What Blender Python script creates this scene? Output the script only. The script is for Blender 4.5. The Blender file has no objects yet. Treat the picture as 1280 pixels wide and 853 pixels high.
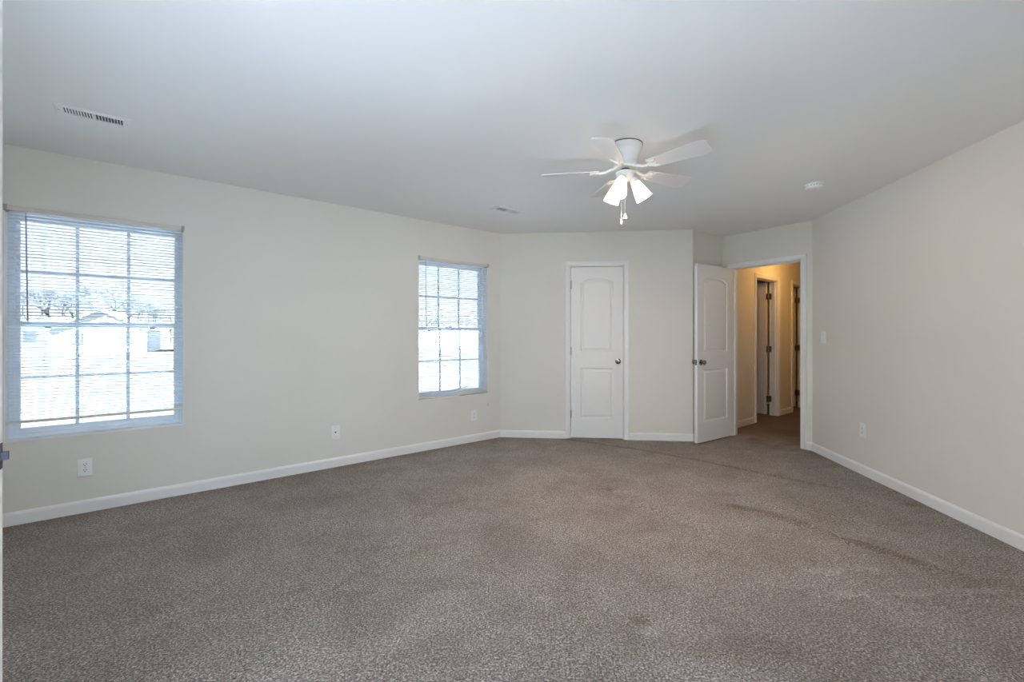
import bpy, bmesh, math, random
from math import sin, cos, pi, radians, atan2, sqrt
from mathutils import Vector, Matrix, noise

random.seed(7)
scene = bpy.context.scene
C = scene.collection

# ------------------------------------------------------------------ camera
FPX = 555.0                 # focal length in pixels of the 1280 px wide frame
CX, HY = 640.0, 419.5       # principal column, horizon row
EYE = 1.22
CEIL = 2.44
cam_d = bpy.data.cameras.new('camera')
cam_d.sensor_width = 36.0
cam_d.lens = 36.0 * FPX / 1280.0
cam_d.shift_y = -(426.5 - HY) / 1280.0
cam_d.clip_start = 0.02
cam_d.clip_end = 600
cam = bpy.data.objects.new('camera', cam_d)
cam.location = (0, 0, EYE)
cam.rotation_euler = (pi / 2, 0, 0)
C.objects.link(cam)
scene.camera = cam

# ------------------------------------------------------------------ colour management
vs = scene.view_settings
scene.display_settings.display_device = 'sRGB'
vs.view_transform = 'Standard'
vs.look = 'None'
vs.gamma = 1.0
vs.use_curve_mapping = False
vs.exposure = 1.5

cy = scene.cycles
cy.max_bounces = 14
cy.diffuse_bounces = 9
cy.glossy_bounces = 4
cy.transmission_bounces = 6
cy.transparent_max_bounces = 12
cy.sample_clamp_indirect = 6.0
cy.caustics_reflective = False
cy.caustics_refractive = False
cy.use_denoising = True

# ------------------------------------------------------------------ sky and sun
SKY = 0.54
SUN = 105.0
SUN_C = (0.61, 0.79, 1.0)        # daylight as a camera balanced between lamps and sky sees it
NEAR_FILL_W = 1.5  # strengths and tints of the added fill lamps behind the viewer
REAR_FILL_W = 11.0
REAR_FILL_C = (0.52, 0.76, 1.0)
NEAR_FILL_C = (0.45, 0.74, 1.0)
FAN_W = 13.5
FAN_E = 1.0                      # glow of the lit fan glass and bulbs
FAN_C = (1.0, 0.85, 0.70)
HALL_W = 4.0
HALL_E = 0.8
HALL_C = (1.0, 0.52, 0.14)
w = bpy.data.worlds.new('sky')
scene.world = w
w.use_nodes = True
nt = w.node_tree
nt.nodes.clear()
wo = nt.nodes.new('ShaderNodeOutputWorld')
bg = nt.nodes.new('ShaderNodeBackground')
tc = nt.nodes.new('ShaderNodeTexCoord')
sx = nt.nodes.new('ShaderNodeSeparateXYZ')
rp = nt.nodes.new('ShaderNodeValToRGB')
rp.color_ramp.elements[0].position = 0.0
rp.color_ramp.elements[0].color = (0.93, 0.96, 1.0, 1)
rp.color_ramp.elements[1].position = 0.75
rp.color_ramp.elements[1].color = (0.40, 0.60, 1.0, 1)
nt.links.new(tc.outputs['Generated'], sx.inputs[0])
nt.links.new(sx.outputs['Z'], rp.inputs[0])
nt.links.new(rp.outputs[0], bg.inputs[0])
bg.inputs[1].default_value = SKY
nt.links.new(bg.outputs[0], wo.inputs[0])

sun_d = bpy.data.lights.new('sun', 'SUN')
sun_d.energy = SUN
sun_d.angle = radians(1.0)
sun_d.color = SUN_C     # daylight seen by a camera balanced between lamps and sky
sun = bpy.data.objects.new('sun', sun_d)
C.objects.link(sun)
# high sun passing along the window wall, so no direct beam comes in
sun.rotation_euler = Vector((0.7765 - 0.063, 0.6301 + 0.078, -1.15)).to_track_quat('-Z', 'Y').to_euler()

# ------------------------------------------------------------------ plan of the house
# u runs along the window wall, nv points out through it; both in metres from the camera
U = Vector((0.7765, 0.6301)).normalized()
NV = Vector((-U.y, U.x))
def P(s, n):
    return Vector((U.x * s + NV.x * n, U.y * s + NV.y * n))
A = Vector((-0.149, 5.331))      # window wall meets closet wall
B = Vector((2.084, 5.118))       # outside corner
Cc = Vector((2.606, 5.500))      # alcove corner
D = Vector((3.180, 4.700))       # doorway wall meets the wall with the switch
N_WIN = A.dot(NV)                # 4.233
S_A = A.dot(U)
RW = Vector((-0.1269, -0.9919)).normalized()   # right wall, seen left to right

def frame_of(o, d):
    return (o.copy(), d.normalized())
F_LEFT = frame_of(P(-1.0, N_WIN), U)
F_BACK = frame_of(A, B - A)
F_RET = frame_of(B, Cc - B)
F_DOOR = frame_of(Cc, D - Cc)
F_RIGHT = frame_of(D, RW)

def hit(F, px):
    """distance along the wall where the sight line through column px meets it"""
    o, d = F
    r = (px - CX) / FPX
    return (r * o.y - o.x) / (d.x - r * d.y)
def wall_z(F, px, y):
    o, d = F
    x = hit(F, px)
    return EYE + (HY - y) / FPX * (o.y + d.y * x)
def floor_pt(px, y, z=0.0):
    d = (EYE - z) * FPX / (y - HY)
    return Vector(((px - CX) / FPX * d, d))

# ------------------------------------------------------------------ materials
def mat(name, col, rough=0.5, metal=0.0, spec=0.5, bump=None, emit=None):
    m = bpy.data.materials.new(name)
    m.use_nodes = True
    t = m.node_tree
    b = t.nodes['Principled BSDF']
    b.inputs['Base Color'].default_value = (*col, 1)
    b.inputs['Roughness'].default_value = rough
    b.inputs['Metallic'].default_value = metal
    b.inputs['Specular IOR Level'].default_value = spec
    if emit:
        b.inputs['Emission Color'].default_value = (*emit[0], 1)
        b.inputs['Emission Strength'].default_value = emit[1]
    if bump:
        sc, st, dist = bump
        co = t.nodes.new('ShaderNodeTexCoord')
        n = t.nodes.new('ShaderNodeTexNoise')
        n.inputs['Scale'].default_value = sc
        n.inputs['Detail'].default_value = 3
        bp = t.nodes.new('ShaderNodeBump')
        bp.inputs['Strength'].default_value = st
        bp.inputs['Distance'].default_value = dist
        t.links.new(co.outputs['Object'], n.inputs['Vector'])
        t.links.new(n.outputs['Fac'], bp.inputs['Height'])
        t.links.new(bp.outputs['Normal'], b.inputs['Normal'])
    return m

def wall_paint():
    m = mat('cream_wall_paint', (0.72, 0.705, 0.655), 0.75, spec=0.25)
    t = m.node_tree
    b = t.nodes['Principled BSDF']
    co = t.nodes.new('ShaderNodeTexCoord')
    n = t.nodes.new('ShaderNodeTexNoise')
    n.inputs['Scale'].default_value = 1.3
    n.inputs['Detail'].default_value = 4
    r = t.nodes.new('ShaderNodeValToRGB')
    r.color_ramp.elements[0].position = 0.3
    r.color_ramp.elements[0].color = (0.705, 0.69, 0.64, 1)
    r.color_ramp.elements[1].position = 0.7
    r.color_ramp.elements[1].color = (0.735, 0.72, 0.67, 1)
    t.links.new(co.outputs['Object'], n.inputs['Vector'])
    t.links.new(n.outputs['Fac'], r.inputs[0])
    t.links.new(r.outputs[0], b.inputs['Base Color'])
    n2 = t.nodes.new('ShaderNodeTexNoise')
    n2.inputs['Scale'].default_value = 160
    bp = t.nodes.new('ShaderNodeBump')
    bp.inputs['Strength'].default_value = 0.08
    bp.inputs['Distance'].default_value = 0.002
    t.links.new(co.outputs['Object'], n2.inputs['Vector'])
    t.links.new(n2.outputs['Fac'], bp.inputs['Height'])
    t.links.new(bp.outputs['Normal'], b.inputs['Normal'])
    return m

M_WALL = wall_paint()
M_CEIL = mat('white_ceiling_paint', (0.84, 0.84, 0.84), 0.9, spec=0.15, bump=(120, 0.08, 0.002))
M_TRIM = mat('white_semi_gloss_trim', (0.80, 0.80, 0.80), 0.35)
M_DOOR = mat('white_door_paint', (0.79, 0.79, 0.79), 0.42, bump=(60, 0.05, 0.001))
M_VINYL = mat('daylight_tinted_vinyl', (0.70, 0.77, 0.85), 0.4)  # blue cast of the daylight put into the base colour
M_SLAT = mat('white_blind_slat', (0.80, 0.80, 0.80), 0.4)
M_RAIL = mat('ivory_headrail', (0.66, 0.61, 0.55), 0.5)
M_BRACKET = mat('grey_bracket', (0.38, 0.36, 0.34), 0.5)
M_CORD = mat('white_cord', (0.70, 0.70, 0.70), 0.8)
M_WAND = mat('smoky_clear_wand', (0.32, 0.30, 0.40), 0.3)
M_CHROME = mat('satin_nickel', (0.26, 0.245, 0.23), 0.25, 1.0)
M_BRASS = mat('aged_brass', (0.30, 0.22, 0.12), 0.35, 1.0)
M_STEEL = mat('dull_steel', (0.45, 0.45, 0.46), 0.35, 1.0)
M_PLATE = mat('white_plastic_plate', (0.82, 0.83, 0.84), 0.35)
M_DARK = mat('dark_slot', (0.02, 0.02, 0.022), 0.6)
M_SLOT = mat('grey_duct', (0.06, 0.065, 0.075), 0.7)
M_FAN = mat('white_fan_enamel', (0.82, 0.81, 0.79), 0.35)
M_BLADE = mat('white_fan_blade', (0.74, 0.71, 0.70), 0.45)
M_BULB = mat('lit_bulb', (1, 0.95, 0.85), 0.3, emit=(FAN_C, 3.0 * FAN_E))

def shade_glass():
    m = bpy.data.materials.new('frosted_lamp_glass')
    m.use_nodes = True
    t = m.node_tree
    t.nodes.clear()
    o = t.nodes.new('ShaderNodeOutputMaterial')
    tr = t.nodes.new('ShaderNodeBsdfTranslucent')
    tr.inputs[0].default_value = (0.95, 0.92, 0.86, 1)
    gl = t.nodes.new('ShaderNodeBsdfPrincipled')
    gl.inputs['Base Color'].default_value = (0.9, 0.88, 0.85, 1)
    gl.inputs['Roughness'].default_value = 0.25
    gl.inputs['Emission Color'].default_value = (*FAN_C, 1)
    gl.inputs['Emission Strength'].default_value = 0.25 * FAN_E
    mx = t.nodes.new('ShaderNodeMixShader')
    mx.inputs[0].default_value = 0.55
    t.links.new(tr.outputs[0], mx.inputs[1])
    t.links.new(gl.outputs[0], mx.inputs[2])
    t.links.new(mx.outputs[0], o.inputs[0])
    return m
M_SHADE = shade_glass()

def window_glass():
    m = bpy.data.materials.new('clear_window_glass')
    m.use_nodes = True
    t = m.node_tree
    t.nodes.clear()
    o = t.nodes.new('ShaderNodeOutputMaterial')
    tr = t.nodes.new('ShaderNodeBsdfTransparent')
    tr.inputs[0].default_value = (0.93, 0.96, 0.97, 1)
    gl = t.nodes.new('ShaderNodeBsdfGlossy')
    gl.inputs['Roughness'].default_value = 0.02
    fr = t.nodes.new('ShaderNodeFresnel')
    fr.inputs['IOR'].default_value = 1.35
    mx = t.nodes.new('ShaderNodeMixShader')
    t.links.new(fr.outputs[0], mx.inputs[0])
    t.links.new(tr.outputs[0], mx.inputs[1])
    t.links.new(gl.outputs[0], mx.inputs[2])
    t.links.new(mx.outputs[0], o.inputs[0])
    return m
M_GLASS = window_glass()

def carpet():
    m = bpy.data.materials.new('taupe_cut_pile_carpet')
    m.use_nodes = True
    t = m.node_tree
    N, L = t.nodes, t.links
    b = N['Principled BSDF']
    b.inputs['Roughness'].default_value = 0.95
    b.inputs['Specular IOR Level'].default_value = 0.08
    b.inputs['Sheen Weight'].default_value = 0.25
    b.inputs['Sheen Roughness'].default_value = 0.6
    co = N.new('ShaderNodeTexCoord')
    # tufts
    vo = N.new('ShaderNodeTexVoronoi')
    vo.inputs['Scale'].default_value = 155
    L.new(co.outputs['Object'], vo.inputs['Vector'])
    n1 = N.new('ShaderNodeTexNoise')
    n1.inputs['Scale'].default_value = 120
    n1.inputs['Detail'].default_value = 4
    n1.inputs['Roughness'].default_value = 0.75
    L.new(co.outputs['Object'], n1.inputs['Vector'])
    r1 = N.new('ShaderNodeValToRGB')
    e = r1.color_ramp.elements
    e[0].position = 0.36
    e[0].color = (0.030, 0.022, 0.019, 1)
    e[1].position = 0.64
    e[1].color = (0.66, 0.58, 0.53, 1)
    k = e.new(0.5)
    k.color = (0.245, 0.203, 0.178, 1)
    L.new(n1.outputs['Fac'], r1.inputs[0])
    # tuft to tuft variation
    r2 = N.new('ShaderNodeValToRGB')
    r2.color_ramp.elements[0].color = (0.48, 0.475, 0.47, 1)
    r2.color_ramp.elements[1].color = (1.45, 1.44, 1.43, 1)
    L.new(vo.outputs['Color'], r2.inputs[0])
    mu = N.new('ShaderNodeMixRGB')
    mu.blend_type = 'MULTIPLY'
    mu.inputs[0].default_value = 1.0
    L.new(r1.outputs[0], mu.inputs[1])
    L.new(r2.outputs[0], mu.inputs[2])
    # worn, soiled patches
    n2 = N.new('ShaderNodeTexNoise')
    n2.inputs['Scale'].default_value = 2.1
    n2.inputs['Detail'].default_value = 7
    n2.inputs['Roughness'].default_value = 0.72
    n2.inputs['Distortion'].default_value = 0.6
    L.new(co.outputs['Object'], n2.inputs['Vector'])
    r3 = N.new('ShaderNodeValToRGB')
    r3.color_ramp.elements[0].position = 0.34
    r3.color_ramp.elements[0].color = (0.72, 0.66, 0.60, 1)
    r3.color_ramp.elements[1].position = 0.60
    r3.color_ramp.elements[1].color = (1.06, 1.05, 1.05, 1)
    L.new(n2.outputs['Fac'], r3.inputs[0])
    mu2 = N.new('ShaderNodeMixRGB')
    mu2.blend_type = 'MULTIPLY'
    mu2.inputs[0].default_value = 1.0
    L.new(mu.outputs[0], mu2.inputs[1])
    L.new(r3.outputs[0], mu2.inputs[2])
    # stains, traffic soil, scorch marks and painted ridge shade, stored on the mesh
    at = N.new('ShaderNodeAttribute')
    at.attribute_name = 'soil_shade'
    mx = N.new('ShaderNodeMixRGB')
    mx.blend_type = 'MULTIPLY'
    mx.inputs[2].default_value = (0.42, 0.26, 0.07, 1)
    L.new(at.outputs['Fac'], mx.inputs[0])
    L.new(mu2.outputs[0], mx.inputs[1])
    at2 = N.new('ShaderNodeAttribute')
    at2.attribute_name = 'pale_tone'
    mx2 = N.new('ShaderNodeMixRGB')
    mx2.inputs[2].default_value = (0.60, 0.56, 0.52, 1)
    L.new(at2.outputs['Fac'], mx2.inputs[0])
    L.new(mx.outputs[0], mx2.inputs[1])
    L.new(mx2.outputs[0], b.inputs['Base Color'])
    # pile relief
    ad = N.new('ShaderNodeMath')
    ad.operation = 'SUBTRACT'
    L.new(n1.outputs['Fac'], ad.inputs[0])
    L.new(vo.outputs['Distance'], ad.inputs[1])
    bp = N.new('ShaderNodeBump')
    bp.inputs['Strength'].default_value = 0.85
    bp.inputs['Distance'].default_value = 0.010
    L.new(ad.outputs[0], bp.inputs['Height'])
    L.new(bp.outputs['Normal'], b.inputs['Normal'])
    return m
M_CARPET = carpet()

# ------------------------------------------------------------------ builders
def obj(name, bm, m, parent=None, smooth=False, recalc=True):
    if recalc:
        bmesh.ops.recalc_face_normals(bm, faces=bm.faces[:])
    me = bpy.data.meshes.new(name)
    bm.to_mesh(me)
    bm.free()
    if m:
        me.materials.append(m)
    if smooth:
        me.shade_smooth()
        try:
            me.set_sharp_from_angle(angle=radians(38))
        except Exception:
            pass
    o = bpy.data.objects.new(name, me)
    C.objects.link(o)
    if parent:
        o.parent = parent
    return o

def tag(o, label=None, cat=None, group=None, kind=None):
    if label: o['label'] = label
    if cat: o['category'] = cat
    if group: o['group'] = group
    if kind: o['kind'] = kind
    return o

def empty(name, loc=(0, 0, 0), rz=0.0, parent=None):
    o = bpy.data.objects.new(name, None)
    o.empty_display_size = 0.05
    o.location = loc
    o.rotation_euler = (0, 0, rz)
    C.objects.link(o)
    if parent:
        o.parent = parent
    return o

def on_wall(o, F, x, z=0.0, y=0.0):
    """local frame of a wall: +x to the right, +y into the wall, z up"""
    p, d = F
    n = Vector((-d.y, d.x))
    q = p + d * x + n * y
    o.location = (q.x, q.y, z)
    o.rotation_euler = (0, 0, atan2(d.y, d.x))
    return o

def box(bm, x0, x1, y0, y1, z0, z1, bev=0.0, mtx=None):
    vs_ = [bm.verts.new(v) for v in ((x0, y0, z0), (x1, y0, z0), (x1, y1, z0), (x0, y1, z0),
                                     (x0, y0, z1), (x1, y0, z1), (x1, y1, z1), (x0, y1, z1))]
    fs = [bm.faces.new([vs_[i] for i in f]) for f in ((0, 3, 2, 1), (4, 5, 6, 7), (0, 1, 5, 4),
                                                     (1, 2, 6, 5), (2, 3, 7, 6), (3, 0, 4, 7))]
    if mtx is not None:
        bmesh.ops.transform(bm, matrix=mtx, verts=vs_)
    if bev > 0:
        es = list({e for f in fs for e in f.edges})
        bmesh.ops.bevel(bm, geom=es, offset=bev, segments=2, profile=0.7, affect='EDGES')

def lathe(bm, prof, seg=32, mtx=None, cap=True):
    """prof: list of (r, z); turned about z"""
    rings = []
    new = []
    for r, z in prof:
        if r < 1e-6:
            v = bm.verts.new((0, 0, z)); new.append(v)
            rings.append([v])
        else:
            rg = [bm.verts.new((r * cos(2 * pi * i / seg), r * sin(2 * pi * i / seg), z)) for i in range(seg)]
            new += rg
            rings.append(rg)
    for a, b in zip(rings, rings[1:]):
        for i in range(seg):
            j = (i + 1) % seg
            if len(a) == 1 and len(b) == 1:
                continue
            if len(a) == 1:
                bm.faces.new((a[0], b[j], b[i]))
            elif len(b) == 1:
                bm.faces.new((a[i], a[j], b[0]))
            else:
                bm.faces.new((a[i], a[j], b[j], b[i]))
    if cap:
        for rg in (rings[0], rings[-1]):
            if len(rg) > 1:
                bm.faces.new(rg)
    if mtx is not None:
        bmesh.ops.transform(bm, matrix=mtx, verts=new)

def tube(bm, pts, r, seg=8, r2=None):
    pts = [Vector(p) for p in pts]
    rings = []
    n = len(pts)
    for i, p in enumerate(pts):
        t = (pts[min(i + 1, n - 1)] - pts[max(i - 1, 0)]).normalized()
        a = t.orthogonal().normalized() if i == 0 else (rings[-1][1] - t * rings[-1][1].dot(t)).normalized()
        b = t.cross(a)
        rr = r if r2 is None else r + (r2 - r) * i / (n - 1)
        rings.append(([bm.verts.new(p + (a * cos(2 * pi * k / seg) + b * sin(2 * pi * k / seg)) * rr) for k in range(seg)], a))
    for (ra, _), (rb, _) in zip(rings, rings[1:]):
        for k in range(seg):
            j = (k + 1) % seg
            bm.faces.new((ra[k], ra[j], rb[j], rb[k]))
    bm.faces.new(rings[0][0][::-1])
    bm.faces.new(rings[-1][0])

def sweep_x(bm, prof, x0, x1):
    """closed profile of (y, z) run along x"""
    a = [bm.verts.new((x0, y, z)) for y, z in prof]
    b = [bm.verts.new((x1, y, z)) for y, z in prof]
    n = len(prof)
    for i in range(n):
        j = (i + 1) % n
        bm.faces.new((a[i], a[j], b[j], b[i]))
    bm.faces.new(a[::-1])
    bm.faces.new(b)

def wall(name, F, x0, x1, holes=(), thick=0.12, z0=0.0, z1=CEIL, m=None, label=None):
    """solid wall with rectangular openings"""
    bm = bmesh.new()
    xs = sorted({x0, x1, *[h[0] for h in holes], *[h[1] for h in holes]})
    zs = sorted({z0, z1, *[h[2] for h in holes], *[h[3] for h in holes]})
    def solid(i, j):
        if i < 0 or j < 0 or i >= len(xs) - 1 or j >= len(zs) - 1:
            return False
        cx, cz = (xs[i] + xs[i + 1]) / 2, (zs[j] + zs[j + 1]) / 2
        return not any(h[0] < cx < h[1] and h[2] < cz < h[3] for h in holes)
    cache = {}
    def V(x, y, z):
        k = (round(x, 5), round(y, 5), round(z, 5))
        if k not in cache:
            cache[k] = bm.verts.new((x, y, z))
        return cache[k]
    for i in range(len(xs) - 1):
        for j in range(len(zs) - 1):
            if not solid(i, j):
                continue
            a, b, c, d = xs[i], xs[i + 1], zs[j], zs[j + 1]
            bm.faces.new((V(a, 0, c), V(b, 0, c), V(b, 0, d), V(a, 0, d)))
            bm.faces.new((V(a, thick, c), V(a, thick, d), V(b, thick, d), V(b, thick, c)))
            for (di, dj, q) in ((-1, 0, ((a, c), (a, d))), (1, 0, ((b, c), (b, d))),
                                (0, -1, ((a, c), (b, c))), (0, 1, ((a, d), (b, d)))):
                if not solid(i + di, j + dj):
                    (p, r), (s, t) = q
                    bm.faces.new((V(p, 0, r), V(s, 0, t), V(s, thick, t), V(p, thick, r)))
    o = obj(name, bm, m or M_WALL)
    on_wall(o, F, 0)
    tag(o, label, 'wall', kind='structure')
    return o

# ================================================================== SETTING
WZ0, WZ1 = 0.533, 2.053
W1 = (-0.731 + 1.0, 0.190 + 1.0)            # window openings along the left wall
W2 = (2.172 + 1.0, 3.072 + 1.0)
WT = 0.16
wall('wall_left', F_LEFT, -0.14, S_A + 1.0 + 0.14, [(W1[0], W1[1], WZ0, WZ1), (W2[0], W2[1], WZ0, WZ1)], WT,
     label='long cream painted wall with two windows')
LB = (B - A).length
CD0, CD1 = hit(F_BACK, 713.2), hit(F_BACK, 779.4)   # closet door opening
DOOR_H = 2.03
wall('wall_back', F_BACK, -0.14, LB, [(CD0 - 0.018, CD1 + 0.018, 0, DOOR_H + 0.02)],
     label='cream wall with the narrow closed closet door')
LR = (Cc - B).length
wall('wall_return', F_RET, 0.0, LR + 0.13, label='short cream return wall behind the open bedroom door')
LD = (D - Cc).length
OP0, OP1 = 0.128, 0.869
wall('wall_doorway', F_DOOR, -0.13, LD + 0.13, [(OP0 - 0.018, OP1 + 0.018, 0, DOOR_H + 0.02)], 0.115,
     label='cream wall around the open bedroom doorway')
wall('wall_right', F_RIGHT, -0.14, 3.30, label='plain wall with the light switch and low outlet')
# behind the camera
R_END = P(3.18, -0.5)
F_REAR = frame_of(P(3.45, -0.5), -U)
wall('wall_rear', F_REAR, -0.1, 4.60, [(2.75, 4.25, 0.30, 1.50)], label='cream wall behind the viewer')
F_NEAR = frame_of(P(-1.0, -0.6), NV)
ND0, ND1 = 1.504 + 0.6 - 0.015, 1.504 + 0.6 + 0.735   # doorway beside the near open door, out of view
wall('wall_near', F_NEAR, -0.1, N_WIN + 0.75, [(ND0, ND1, 0, DOOR_H + 0.02), (0.15, 1.85, 0.55, 2.05)], label='cream wall carrying the near open door')
F_NCLOSET = frame_of(P(-1.75, 1.6), NV)
wall('wall_closet_back', F_NCLOSET, -0.1, 1.9, label='wall at the back of the near closet')
wall('wall_closet_side', frame_of(P(-1.85, 1.75), U), 0, 0.85, thick=0.1, label='side wall of the near closet')
wall('wall_closet_end', frame_of(P(-1.1, 3.3), -U), 0, 0.85, thick=0.1, label='end wall of the near closet')
# hall beyond the doorway
HN = 2.682
S0 = 5.46
F_HALL = frame_of(P(S0, HN), U)
H1a, H1b = hit(F_HALL, 944.8), hit(F_HALL, 972.6)
H2a, H2b = hit(F_HALL, 990.3), hit(F_HALL, 990.3) + 0.60
wall('wall_hall_left', F_HALL, 0, 3.9, [(H1a, H1b, 0, DOOR_H + 0.02), (H2a, H2b, 0, DOOR_H + 0.02)], 0.115,
     label='hallway wall with two doorways seen through the bedroom door')
F_HALLR = frame_of(P(9.3, 1.60), -U)
wall('wall_hall_right', F_HALLR, 0, 3.9, label='hallway wall hidden behind the door jamb')
wall('wall_hall_end', frame_of(P(9.25, 4.5), -NV), 0, 3.0, label='wall closing the far end of the hallway')
wall('wall_exterior', frame_of(P(S_A + 0.12, N_WIN), U), 0, 6.2, thick=WT, label='outer wall behind the closet and hall rooms')

# ceiling
bm = bmesh.new()
q = [P(-2.0, -0.75), P(9.6, -0.75), P(9.6, N_WIN + 0.3), P(-2.0, N_WIN + 0.3)]
lo = [bm.verts.new((p.x, p.y, CEIL)) for p in q]
hi = [bm.verts.new((p.x, p.y, CEIL + 0.2)) for p in q]
bm.faces.new(lo[::-1]); bm.faces.new(hi)
for i in range(4):
    j = (i + 1) % 4
    bm.faces.new((lo[i], lo[j], hi[j], hi[i]))
tag(obj('ceiling', bm, M_CEIL), 'flat white ceiling', 'ceiling', kind='structure')

# ------------------------------------------------------------------ carpet floor with wrinkles
def seg_dist(p, pts):
    best, tt = 1e9, 0
    L = 0
    for a, b in zip(pts, pts[1:]):
        ab = b - a
        t = max(0, min(1, (p - a).dot(ab) / ab.length_squared))
        d = (p - (a + ab * t)).length
        if d < best:
            cr = ab.x * (p.y - a.y) - ab.y * (p.x - a.x)
            best, tt, sg = d, L + t * ab.length, (1 if cr > 0 else -1)
        L += ab.length
    return best, tt / L, sg
def path(*pp):
    return [floor_pt(*p) for p in pp]
SEAM = path((690, 546.8), (735, 553), (800, 562.5), (870, 575), (930, 587.5), (1000, 602), (1050, 611))
RIDGES = [  # path, height, width
    (path((895, 629), (945, 637), (985, 648), (1030, 664), (1085, 682), (1150, 703), (1240, 728)), 0.016, 0.050),
    (path((905, 622), (960, 632), (1010, 640), (1090, 650)), 0.007, 0.04),
    (path((1010, 716), (1060, 713), (1110, 713)), 0.008, 0.030),
    (path((1030, 745), (1120, 743), (1200, 742), (1290, 741)), 0.010, 0.028),
    (path((760, 620), (830, 640), (900, 668)), 0.005, 0.06),
]
STAINS = [  # px, py, radius x, radius y (m), strength
    (725, 590, 0.10, 0.06, 0.35), (905, 618, 0.12, 0.05, 0.6),
    (1138, 631, 0.05, 0.03, 1.0), (327, 603, 0.05, 0.03, 0.9), (482, 574, 0.06, 0.03, 0.9), (1004, 743, 0.03, 0.03, 0.6),
    (1178, 755, 0.05, 0.03, 0.5), (800, 580, 0.30, 0.08, 0.25), (925, 560, 0.30, 0.10, 0.35), (870, 568, 0.25, 0.05, 0.45),
    (610, 625, 0.25, 0.15, 0.25), (430, 625, 0.3, 0.15, 0.25), (520, 690, 0.25, 0.1, 0.2), (700, 700, 0.3, 0.12, 0.15), (905, 745, 0.2, 0.08, 0.15),
    (640, 575, 0.5, 0.12, 0.25), (900, 810, 0.35, 0.06, 0.3), (440, 745, 0.3, 0.1, 0.25), (960, 700, 0.3, 0.1, 0.25),
]
STAINS = [(floor_pt(a, b), c, d, e) for a, b, c, d, e in STAINS]
BURN = floor_pt(804, 780)
BURN2 = floor_pt(764, 613)
def build_floor():
    st = 0.02
    x0, x1, y0, y1 = -3.8, 6.6, -2.4, 9.0
    nx, ny = int((x1 - x0) / st) + 1, int((y1 - y0) / st) + 1
    idx, verts, soil_shade, pale_tone = {}, [], [], []
    def inside(x, y):
        s, n = x * U.x + y * U.y, x * NV.x + y * NV.y
        if n > N_WIN + 0.06 or s < -1.86 or s > 9.4 or n < -0.6:
            return False
        if s < -1.08 and not (1.7 < n < 3.4): return False
        rx = (Vector((x, y)) - D)
        if s < 5.5 and rx.x * (-RW.y) + rx.y * RW.x > 0.06: return False
        if s > 5.5 and n < 1.55: return False
        return True
    grid = {}
    for j in range(ny):
        y = y0 + j * st
        for i in range(nx):
            x = x0 + i * st
            if not inside(x, y):
                continue
            p = Vector((x, y))
            z = 0.0
            so = bl = 0.0
            if y > 1.2:
                s = x * U.x + y * U.y; n = x * NV.x + y * NV.y
                nz = noise.noise(Vector((x * 0.9, y * 0.9, 0)))
                z += 0.0025 * noise.noise(Vector((x * 2.2, y * 2.2, 4.0)))
                d, t, sg = seg_dist(p, SEAM)
                if d < 0.25:
                    z += 0.006 * math.exp(-((d - 0.03 * sg) / 0.03) ** 2) * (0 if sg < 0 else 1)
                    f = math.exp(-(d / 0.019) ** 2) * (1 - 0.5 * t)
                    z -= 0.008 * f
                    so = max(so, 0.95 * f)
                    so = max(so, 0.28 * math.exp(-(d / 0.09) ** 2) * (0.5 + nz))
                for pts, h, wd in RIDGES:
                    d, t, sg = seg_dist(p, pts)
                    if d < 0.25:
                        tap = min(1, t / 0.08) * min(1, (1 - t) / 0.15)
                        z += h * math.exp(-(d / wd) ** 2) * tap * (0.75 + 0.5 * noise.noise(Vector((x * 5, y * 5, 9))))
                        if h > 0.012:  # shaded side of the main ridge painted darker
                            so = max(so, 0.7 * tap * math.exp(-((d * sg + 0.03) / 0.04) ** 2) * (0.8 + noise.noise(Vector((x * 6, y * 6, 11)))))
                        elif wd < 0.035:  # narrow ridges get a paler crest
                            bl = max(bl, 0.24 * tap * math.exp(-(d / 0.022) ** 2) * (0.8 + noise.noise(Vector((x * 6, y * 6, 12)))))
                for c, a, b, e in STAINS:
                    dx, dy = (x - c.x) / a, (y - c.y) / b
                    q2 = dx * dx + dy * dy
                    if q2 < 6:
                        wob = 0.7 + 0.9 * noise.noise(Vector((x * 9, y * 9, 2)))
                        so = max(so, e * math.exp(-q2) * max(0, wob))
                # trodden soil in and before the doorway, darker band along the window wall
                f = 1 / (1 + math.exp(-(s - 5.25) / 0.22)) * (1 if n > 1.3 else 0)
                fn = 0.55 + 0.9 * noise.noise(Vector((x * 3, y * 5, 3))) + 0.5 * noise.noise(Vector((x * 9, y * 12, 5)))
                so = max(so, min(0.9, f * max(0.12, fn)), 0.97 * min(1.0, max(0.0, (s - 5.45) * 1.6)))
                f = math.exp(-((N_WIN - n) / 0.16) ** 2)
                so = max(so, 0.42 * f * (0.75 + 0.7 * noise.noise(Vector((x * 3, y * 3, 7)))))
                for bc, k in ((BURN, 1.0), (BURN2, 0.8)):
                    r = (p - bc).length
                    if r < 0.16:
                        z -= 0.012 * k * math.exp(-(r / 0.03) ** 2)
                        z += 0.004 * k * math.exp(-((r - 0.06) / 0.02) ** 2)
                        bl = max(bl, 0.16 * k * math.exp(-((p - bc - Vector((0.025, -0.045))).length / 0.05) ** 2))
                        so = max(so, 0.95 * k * math.exp(-((p - bc - Vector((-0.012, 0.022))).length / 0.027) ** 2))
            grid[(i, j)] = len(verts)
            verts.append((x, y, z)); soil_shade.append(so); pale_tone.append(bl)
    faces = []
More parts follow.
